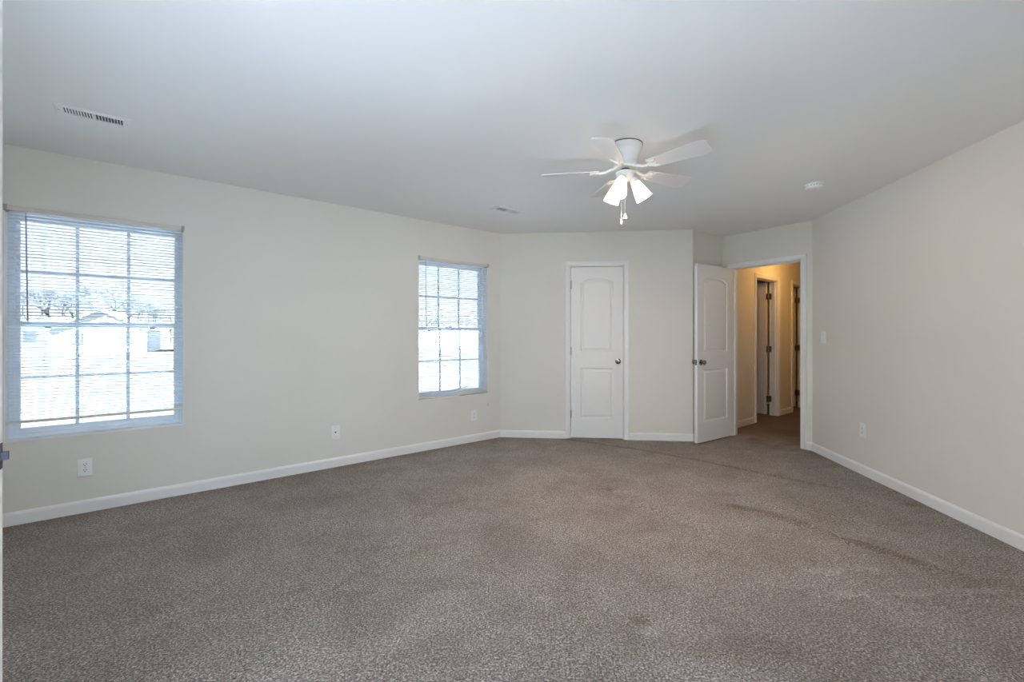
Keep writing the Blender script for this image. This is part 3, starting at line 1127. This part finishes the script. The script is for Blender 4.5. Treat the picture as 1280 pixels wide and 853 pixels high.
# small scuffs on the paint below the far window and between the windows
M_SCUFF = mat('grey_scuff', (0.40, 0.385, 0.34), 0.8)
def scuff(F, px, py, w_, h_, label):
    bm = bmesh.new()
    rnd = random.Random(px)
    a = [(w_ * (0.5 + 0.4 * rnd.random()) * cos(k * pi / 7), h_ * (0.5 + 0.4 * rnd.random()) * sin(k * pi / 7)) for k in range(14)]
    lo = [bm.verts.new((x, -0.0006, z)) for x, z in a]
    hi = [bm.verts.new((x, 0.0004, z)) for x, z in a]
    bm.faces.new(lo); bm.faces.new(hi[::-1])
    for k in range(14):
        bm.faces.new((lo[k], lo[(k + 1) % 14], hi[(k + 1) % 14], hi[k]))
    o = obj('wall_scuff', bm, M_SCUFF)
    on_wall(o, F, hit(F, px), wall_z(F, px, py))
    return tag(o, label, 'scuff mark')
scuff(F_LEFT, 610, 506, 0.008, 0.028, 'small grey scuff on the wall above the outlet by the corner')

# ------------------------------------------------------------------ ceiling registers
def register(s, n, label):
    c = P(s, n)
    t = empty('ceiling_vent', (c.x, c.y, CEIL), atan2(U.y, U.x))
    tag(t, label, 'vent', 'white ceiling air vents')
    L, Wd = 0.310, 0.142
    ox, oy = 0.122, 0.042          # half opening
    bm = bmesh.new()
    zf = -0.0075
    outer = [(-L / 2, -Wd / 2), (L / 2, -Wd / 2), (L / 2, Wd / 2), (-L / 2, Wd / 2)]
    k1 = [(-L / 2 + 0.004, -Wd / 2 + 0.004), (L / 2 - 0.004, -Wd / 2 + 0.004), (L / 2 - 0.004, Wd / 2 - 0.004), (-L / 2 + 0.004, Wd / 2 - 0.004)]
    k2 = [(-ox - 0.006, -oy - 0.006), (ox + 0.006, -oy - 0.006), (ox + 0.006, oy + 0.006), (-ox - 0.006, oy + 0.006)]
    k3 = [(-ox, -oy), (ox, -oy), (ox, oy), (-ox, oy)]
    rings = []
    for pts, z in ((outer, 0.0), (outer, -0.003), (k1, zf + 0.001), (k2, zf), (k3, zf + 0.002), (k3, 0.0)):
        rings.append([bm.verts.new((x, y, z)) for x, y in pts])
    for a, b in zip(rings, rings[1:]):
        for i in range(4):
            j = (i + 1) % 4
            bm.faces.new((a[i], a[j], b[j], b[i]))
    box(bm, -0.006, 0.006, -oy, oy, zf + 0.0005, -0.0005)
    fr = obj('vent_frame', bm, M_PLATE, t)
    bm = bmesh.new()
    box(bm, -ox, ox, -oy, oy, -0.0008, -0.0001)
    tag(obj('duct_opening', bm, M_DARK, t), 'dark duct behind the louvres')
    for sgn in (-1, 1):
        bm = bmesh.new()
        N_ = 9 if sgn > 0 else 10
        for k in range(N_ + 1):
            xc = sgn * (0.006 + (ox - 0.006) * k / N_)
            mt = Matrix.Translation((xc, 0, -0.0040)) @ Matrix.Rotation(radians(60 if sgn < 0 else 22), 4, 'Y')
            box(bm, -0.0009, 0.0009, -oy, oy, -0.0032, 0.0032, 0, mt)
        for yy in (-oy * 0.98, oy * 0.98):
            box(bm, min(0.006 * sgn, ox * sgn), max(0.006 * sgn, ox * sgn), yy - 0.001, yy + 0.001, -0.006, -0.001)
        obj('louvre_bank', bm, M_PLATE, t)
    for xx in (-L / 2 + 0.016, L / 2 - 0.016):
        bm = bmesh.new()
        lathe(bm, [(0.0, -0.0095), (0.003, -0.009), (0.0035, -0.007)], 10, Matrix.Translation((xx, 0, 0)), cap=False)
        obj('screw', bm, M_STEEL, t)
    return t
register(-0.248, 3.378, 'white ceiling vent above the large near window')
register(2.690, 3.388, 'white ceiling vent above the far window')

# ------------------------------------------------------------------ smoke detector
dd = (CEIL - EYE) * FPX / (HY - 230.5)
t = empty('smoke_detector', ((1018 - CX) / FPX * dd, dd, CEIL))
tag(t, 'round white smoke detector on the ceiling near the doorway', 'smoke detector')
bm = bmesh.new()
lathe(bm, [(0.0, 0.0), (0.066, 0.0), (0.066, -0.008), (0.062, -0.010)], 36, cap=False)
obj('mounting_plate', bm, M_PLATE, t, smooth=True)
bm = bmesh.new()
lathe(bm, [(0.060, -0.009), (0.064, -0.011), (0.064, -0.026), (0.060, -0.033), (0.048, -0.038), (0.046, -0.036), (0.040, -0.0365), (0.036, -0.040), (0.0, -0.041)], 36, cap=False)
obj('housing', bm, M_PLATE, t, smooth=True)
bm = bmesh.new()
for k in range(20):
    a = 2 * pi * k / 20
    mt = Matrix.Rotation(a, 4, 'Z') @ Matrix.Translation((0.0635, 0, -0.019))
    box(bm, -0.001, 0.0012, -0.005, 0.005, -0.0028, 0.0028, 0, mt)
tag(obj('air_slots', bm, mat('grey_slots', (0.28, 0.28, 0.28), 0.6), t), 'grey slots')
bm = bmesh.new()
lathe(bm, [(0.0, -0.0430), (0.008, -0.0425), (0.009, -0.0395)], 16, Matrix.Translation((0.018, -0.010, 0)), cap=False)
obj('test_button', bm, M_PLATE, t)

# ------------------------------------------------------------------ ceiling fan
FX, FY = 0.727, 2.850
fan = empty('ceiling_fan', (FX, FY, CEIL))
tag(fan, 'white five blade hugger ceiling fan with three lit glass shades', 'ceiling fan')
bm = bmesh.new()
lathe(bm, [(0.0, -0.0005), (0.100, -0.0005), (0.100, -0.004), (0.106, -0.005), (0.107, -0.020), (0.104, -0.026), (0.099, -0.029), (0.099, -0.040), (0.096, -0.044), (0.092, -0.050),
           (0.086, -0.070), (0.076, -0.095), (0.066, -0.114), (0.062, -0.120), (0.0, -0.122)], 48, cap=False)
obj('motor_housing', bm, M_FAN, fan, smooth=True)
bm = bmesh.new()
lathe(bm, [(0.100, -0.0002), (0.1085, -0.0002), (0.1085, -0.0035), (0.100, -0.0042)], 48, cap=False)  # dark ring stands in for the shadow gap under the ceiling
tag(obj('shadow_ring', bm, mat('gap_shadow', (0.10, 0.10, 0.10), 0.7), fan), 'dark ring painted as the shadow gap at the ceiling')
bm = bmesh.new()
lathe(bm, [(0.0, -0.121), (0.058, -0.121), (0.074, -0.126), (0.076, -0.146), (0.070, -0.152), (0.040, -0.154), (0.0, -0.154)], 40, cap=False)
obj('flywheel', bm, M_FAN, fan, smooth=True)
# blades
def blade_mesh():
    bm = bmesh.new()
    r0, r1 = 0.165, 0.535
    N_ = 24
    top, bot = [], []
    out = []
    for i in range(N_ + 1):           # outline up one side, round the tip, back down the other
        a = i / N_
        x = r0 + (r1 - 0.030 - r0) * a
        hw = 0.043 + 0.022 * min(1, a * 1.15)
        out.append((x, hw))
    for k in range(1, 8):
        th = pi / 2 * (1 - k / 8)
        out.append((r1 - 0.030 + 0.030 * cos(th), 0.036 + 0.029 * sin(th)))
    half = out
    outline = half + [(x, -y) for x, y in reversed(half)]
    a_ = [bm.verts.new((x, y, 0.0028)) for x, y in outline]
    b_ = [bm.verts.new((x, y, -0.0028)) for x, y in outline]
    n = len(outline)
    for i in range(n):
        j = (i + 1) % n
        bm.faces.new((a_[i], a_[j], b_[j], b_[i]))
    bm.faces.new(a_[::-1]); bm.faces.new(b_)
    bmesh.ops.triangulate(bm, faces=[f for f in bm.faces if len(f.verts) > 4])
    return bm
def iron_mesh():
    """scrolled blade holder: arm from the flywheel and a fork plate under the blade"""
    bm = bmesh.new()
    tube(bm, [(0.066, 0.0, 0.016), (0.095, 0, 0.010), (0.125, 0, -0.004), (0.160, 0, -0.007)], 0.009, 10)
    for sg in (-1, 1):
        pts = [(0.150, 0.0, -0.007)]
        for k in range(9):
            a = k / 8
            pts.append((0.158 + 0.060 * sin(a * pi * 0.75), sg * (0.004 + 0.032 * sin(a * pi * 0.62)), -0.0065))
        tube(bm, pts, 0.0062, 8)
    tube(bm, [(0.155, 0, -0.0065), (0.215, 0, -0.0065)], 0.0062, 8)
    for px_, py_ in ((0.195, 0.032), (0.195, -0.032), (0.212, 0.0)):
        lathe(bm, [(0.0, -0.0135), (0.005, -0.012), (0.0075, -0.009), (0.0075, -0.003)], 12, Matrix.Translation((px_, py_, 0)), cap=False)
    return bm
first = None
ZB = -0.163
for k in range(5):
    a = radians(26 + 72 * k)
    if first is None:
        bl = obj('blade', blade_mesh(), M_BLADE, fan)
        ir = obj('blade_holder', iron_mesh(), M_FAN, bl, smooth=True)
        first = (bl, ir)
    else:
        bl = first[0].copy(); C.objects.link(bl); bl.parent = fan
        ir = first[1].copy(); C.objects.link(ir); ir.parent = bl
    bl.location = (0, 0, ZB)
    bl.rotation_mode = 'XYZ'
    # pitched so that the clockwise edge is the higher one
    mt = Matrix.Rotation(a, 4, 'Z') @ Matrix.Rotation(radians(-13), 4, 'X')
    bl.rotation_euler = mt.to_euler()
bm = bmesh.new()
lathe(bm, [(0.0, -0.154), (0.030, -0.154), (0.030, -0.172), (0.0, -0.172)], 24, cap=False)
tag(obj('neck', bm, mat('dark_gap', (0.05, 0.045, 0.04), 0.6), fan), 'dark gap above the light kit')
bm = bmesh.new()
lathe(bm, [(0.0, -0.171), (0.056, -0.171), (0.060, -0.174), (0.060, -0.180), (0.056, -0.184), (0.054, -0.205), (0.048, -0.216), (0.034, -0.224), (0.020, -0.230), (0.014, -0.238), (0.0, -0.240)], 36, cap=False)
obj('switch_housing', bm, M_FAN, fan, smooth=True)
for a_deg in (3, 124, 236):
    a = radians(a_deg)
    tilt = radians(31)
    arm = None
    bm = bmesh.new()
    tube(bm, [(0.030, 0, -0.205), (0.050, 0, -0.212), (0.058, 0, -0.222)], 0.011, 10)
    base = Vector((0.050, 0, -0.214))
    mt = Matrix.Translation(base) @ Matrix.Rotation(-tilt, 4, 'Y')
    lathe(bm, [(0.0, 0.006), (0.016, 0.004), (0.024, -0.004), (0.0275, -0.014), (0.0275, -0.028), (0.0255, -0.030)], 24, mt, cap=False)
    arm = obj('lamp_arm', bm, M_FAN, fan, smooth=True)
    arm.rotation_euler = (0, 0, a)
    bm = bmesh.new()
    prof = [(0.024, -0.012), (0.0255, -0.020), (0.029, -0.032), (0.035, -0.055), (0.042, -0.085), (0.0485, -0.115), (0.052, -0.140), (0.053, -0.146), (0.0515, -0.1462)]
    inner = [(r - 0.0022, z) for r, z in reversed(prof[:-1])]
    lathe(bm, prof + inner, 32, mt, cap=False)
    sh = obj('lamp_shade', bm, M_SHADE, arm, smooth=True)
    tag(sh, 'frosted bell glass, lit')
    bm = bmesh.new()
    lathe(bm, [(0.012, -0.028), (0.013, -0.045), (0.020, -0.060), (0.0255, -0.078), (0.024, -0.095), (0.015, -0.108), (0.0, -0.113)], 20, mt, cap=False)
    tag(obj('bulb', bm, M_BULB, arm, smooth=True), 'glowing bulb')
    ld = bpy.data.lights.new('fan_lamp', 'POINT')
    ld.energy = FAN_W
    ld.color = FAN_C
    ld.shadow_soft_size = 0.02
    lo_ = bpy.data.objects.new('fan_lamp', ld)
    C.objects.link(lo_)
    q = Matrix.Rotation(a, 4, 'Z') @ mt @ Vector((0, 0, -0.125))
    lo_.location = (FX + q.x, FY + q.y, CEIL + q.z)
for cx_, cy_, zl, lab, bell in ((-0.004, -0.010, -0.440, 'white pull chain with bell shaped end', True), (-0.022, 0.012, -0.468, 'white pull chain with slim end', False)):
    bm = bmesh.new()
    tube(bm, [(cx_, cy_, -0.232 if bell else -0.222), (cx_, cy_, zl)], 0.0011, 6)
    z = -0.24
    pc = obj('pull_chain', bm, M_FAN, fan)
    tag(pc, lab)
    bm = bmesh.new()
    if bell:
        lathe(bm, [(0.0, 0.002), (0.003, 0.0), (0.007, -0.012), (0.013, -0.030), (0.0135, -0.034), (0.0, -0.035)], 20, Matrix.Translation((cx_, cy_, zl)), cap=False)
    else:
        lathe(bm, [(0.0, 0.002), (0.003, 0.0), (0.0055, -0.010), (0.0065, -0.024), (0.004, -0.034), (0.0, -0.036)], 20, Matrix.Translation((cx_, cy_, zl)), cap=False)
    obj('chain_pull', bm, M_FAN, pc, smooth=True)

# ------------------------------------------------------------------ hall ceiling light
c = P(7.0, 2.15)
t = empty('hall_ceiling_light', (c.x, c.y, CEIL))
tag(t, 'domed ceiling light in the hallway beyond the doorway', 'ceiling light')
bm = bmesh.new()
lathe(bm, [(0.0, 0.0), (0.15, 0.0), (0.15, -0.02), (0.14, -0.024)], 32, cap=False)
obj('light_base', bm, M_BRASS, t, smooth=True)
bm = bmesh.new()
lathe(bm, [(0.138, -0.02), (0.135, -0.04), (0.115, -0.07), (0.075, -0.092), (0.03, -0.10), (0.0, -0.101)], 32, cap=False)
tag(obj('glass_dome', bm, mat('lit_dome', (0.9, 0.85, 0.75), 0.4, emit=(HALL_C, 0.6 * HALL_E)), t, smooth=True), 'glowing glass dome')
ld = bpy.data.lights.new('hall_lamp', 'POINT')
ld.energy = HALL_W
ld.color = HALL_C
ld.shadow_soft_size = 0.1
lo_ = bpy.data.objects.new('hall_lamp', ld)
C.objects.link(lo_)
lo_.location = (c.x, c.y, CEIL - 0.23)

# ================================================================== OUTDOORS
GZ = -0.45
def ground_mat():
    m = mat('dormant_lawn', (0.08, 0.08, 0.07), 0.95, spec=0.1)
    t = m.node_tree
    b = t.nodes['Principled BSDF']
    co = t.nodes.new('ShaderNodeTexCoord')
    n = t.nodes.new('ShaderNodeTexNoise')
    n.inputs['Scale'].default_value = 0.25
    n.inputs['Detail'].default_value = 8
    r = t.nodes.new('ShaderNodeValToRGB')
    r.color_ramp.elements[0].position = 0.3
    r.color_ramp.elements[0].color = (0.023, 0.020, 0.016, 1)
    r.color_ramp.elements[1].position = 0.7
    r.color_ramp.elements[1].color = (0.034, 0.029, 0.023, 1)
    t.links.new(co.outputs['Object'], n.inputs['Vector'])
    t.links.new(n.outputs['Fac'], r.inputs[0])
    t.links.new(r.outputs[0], b.inputs['Base Color'])
    return m
bm = bmesh.new()
N_ = 40
g = [[bm.verts.new((-220 + 440 * i / N_, -60 + 360 * j / N_, GZ)) for i in range(N_ + 1)] for j in range(N_ + 1)]
for j in range(N_):
    for i in range(N_):
        bm.faces.new((g[j][i], g[j][i + 1], g[j + 1][i + 1], g[j + 1][i]))
tag(obj('ground', bm, ground_mat()), 'pale open yard outside the windows', 'ground', kind='structure')

# unseen white terrace, added to bounce sunlight up onto the ceiling
bm = bmesh.new()
q = [P(-4.5, N_WIN + WT + 0.02), P(8.5, N_WIN + WT + 0.02), P(8.5, N_WIN + 3.3), P(-4.5, N_WIN + 3.3)]
lo = [bm.verts.new((p.x, p.y, GZ - 0.05)) for p in q]
hi = [bm.verts.new((p.x, p.y, GZ + 0.06)) for p in q]
bm.faces.new(lo[::-1]); bm.faces.new(hi)
for i in range(4):
    j = (i + 1) % 4
    bm.faces.new((lo[i], lo[j], hi[j], hi[i]))
tag(obj('ground_bounce_terrace', bm, mat('bounce_concrete', (0.84, 0.84, 0.84), 0.85, spec=0.2, bump=(6, 0.2, 0.01))), 'added unseen white terrace bouncing sunlight in through the windows', 'terrace', kind='structure')

M_SIDE = mat('white_siding', (0.60, 0.60, 0.60), 0.7, bump=(8, 0.1, 0.02))
M_ROOF = mat('grey_shingle', (0.38, 0.36, 0.33), 0.9)
M_HWIN = mat('curtained_house_window', (0.20, 0.20, 0.20), 0.3)
def house(px, dist, wd, dp, wall_h, roof_h, rot, label):
    x = (px - CX) / FPX * dist
    t = empty('house', (x, dist, GZ), rot)
    tag(t, label, 'house', 'houses across the yard')
    bm = bmesh.new()
    box(bm, -wd / 2, wd / 2, -dp / 2, dp / 2, 0, wall_h)
    for sy in (-1, 1):
        y = sy * dp / 2
        bm.faces.new([bm.verts.new(v) for v in ((-wd / 2, y, wall_h), (wd / 2, y, wall_h), (0, y, wall_h + roof_h))])
    obj('walls', bm, M_SIDE, t)
    bm = bmesh.new()
    o_ = 0.10
    th = 0.18
    for sx_ in (-1, 1):
        k = roof_h / (wd / 2)
        x0, x1 = 0, sx_ * (wd / 2 + o_)
        z0, z1 = wall_h + roof_h + 0.02, wall_h - k * o_ + 0.02
        v = [bm.verts.new(q) for q in ((x0, -dp / 2 - o_, z0), (x1, -dp / 2 - o_, z1), (x1, dp / 2 + o_, z1), (x0, dp / 2 + o_, z0),
                                       (x0, -dp / 2 - o_, z0 + th), (x1, -dp / 2 - o_, z1 + th), (x1, dp / 2 + o_, z1 + th), (x0, dp / 2 + o_, z0 + th))]
        for f in ((0, 1, 2, 3), (4, 5, 6, 7), (0, 1, 5, 4), (1, 2, 6, 5), (2, 3, 7, 6), (3, 0, 4, 7)):
            bm.faces.new([v[i] for i in f])
    obj('roof', bm, M_ROOF, t)
    for xx in (-0.25, 0.25):
        bm = bmesh.new()
        box(bm, wd * xx - 0.5, wd * xx + 0.5, -dp / 2 - 0.03, -dp / 2 + 0.05, 0.9, 2.1)
        obj('house_window', bm, M_HWIN, t)
    return t
house(139, 46, 7.0, 9.0, 2.1, 1.9, 0.55, 'white gabled house across the yard, seen in the middle column of the large window')
house(78, 52, 9.0, 8.0, 2.2, 1.5, 0.75, 'low white house across the yard, seen in the first column of the large window')
house(566, 70, 12.0, 7.0, 1.9, 1.3, 0.15, 'low white house beyond the yard seen through the far window')

M_BARK = mat('grey_bark', (0.052, 0.047, 0.043), 0.95)
def grow(bm, bt, p, d, L, r, depth, rnd):
    q = p + d * L
    mid = p + d * L * 0.5 + Vector((rnd.uniform(-1, 1), rnd.uniform(-1, 1), 0)) * L * 0.05
    tube(bm if depth > 3 else bt, [p, mid, q], r, 5 if depth > 3 else 3, r * 0.62)
    if depth == 0:
        return
    nb = 3 if depth > 1 else 4
    for k in range(nb):
        ax = d.orthogonal().normalized()
        ax = Matrix.Rotation(rnd.uniform(0, 2 * pi), 3, d) @ ax
        nd = (Matrix.Rotation(radians(rnd.uniform(18, 48)), 3, ax) @ d + Vector((0, 0, 0.15))).normalized()
        s = p + (q - p) * rnd.uniform(0.7, 1.0)
        grow(bm, bt, s, nd, L * rnd.uniform(0.62, 0.80), r * 0.58, depth - 1, rnd)
trees = []
for sd in range(3):
    rnd = random.Random(sd + 20)
    b1, b2 = bmesh.new(), bmesh.new()
    grow(b1, b2, Vector((0, 0, 0)), Vector((0, 0, 1)), 2.9, 0.20, 5, rnd)
    t = empty('bare_tree')
    obj('trunk', b1, M_BARK, t, recalc=False)
    obj('branches', b2, M_BARK, t, recalc=False)
    trees.append(t)
spots = [(40, 58, 1.0), (66, 80, 1.42), (88, 102, 1.6), (112, 58, 0.92), (131, 80, 1.5), (152, 102, 1.7), (176, 58, 0.75), (196, 80, 1.05), (212, 102, 1.2),
         (530, 85, 1.0), (552, 112, 1.1), (577, 92, 0.9)]
cols = ['bare tree seen at the edge of the first column of the large window', 'tallest bare tree in the first column of the large window',
        'bare tree behind the first vertical bar of the large window', 'bare tree left of the gabled house roof, middle column of the large window',
        'tall bare tree rising behind the white gabled house', 'bare tree right of the gabled house, middle column of the large window',
        'bare tree just past the second vertical bar of the large window', 'bare tree in the middle of the last column of the large window',
        'small bare tree at the edge of the last column of the large window',
        'bare tree in the first column of the far window', 'bare tree in the middle column of the far window', 'small bare tree in the last column of the far window']
for i, (px, dist, sc) in enumerate(spots):
    if i < 3:
        t = trees[i]
    else:
        src = trees[i % 3]
        t = src.copy(); C.objects.link(t)
        for ch in src.children:
            c_ = ch.copy(); C.objects.link(c_); c_.parent = t
    t.location = ((px - CX) / FPX * dist, dist, GZ)
    t.rotation_euler = (0, 0, i * 1.7)
    t.scale = (sc, sc, sc)
    tag(t, cols[i], 'tree', 'bare trees across the yard')

# overhead line crossing both window views
M_WOOD = mat('weathered_pole', (0.22, 0.19, 0.16), 0.9)
def far(px, y, dist):
    return Vector(((px - CX) / FPX * dist, dist, EYE + (HY - y) / FPX * dist))
ends = [far(-60, 373, 30), far(330, 384.5, 42), far(690, 392, 52)]
bm = bmesh.new()
pts = []
for a, b in zip(ends, ends[1:]):
    for k in range(16):
        f = k / 16
        p = a.lerp(b, f)
        p.z -= 0.5 * 4 * f * (1 - f)
        pts.append(p)
pts.append(ends[-1])
tube(bm, pts, 0.035, 5)
tag(obj('street_power_line', bm, M_DARK), 'dark overhead wire crossing the view in both windows', 'cable')
for e, lab in zip(ends, ('utility pole out of sight beyond the near window', 'utility pole hidden behind the wall between the windows', 'utility pole out of sight past the far window')):
    bm = bmesh.new()
    lathe(bm, [(0.14, GZ), (0.10, e.z - 0.05)], 12, Matrix.Translation((e.x, e.y, 0)))
    box(bm, e.x - 0.6, e.x + 0.6, e.y - 0.05, e.y + 0.05, e.z - 0.16, e.z - 0.05)
    tag(obj('utility_pole', bm, M_WOOD), lab, 'pole', 'utility poles')
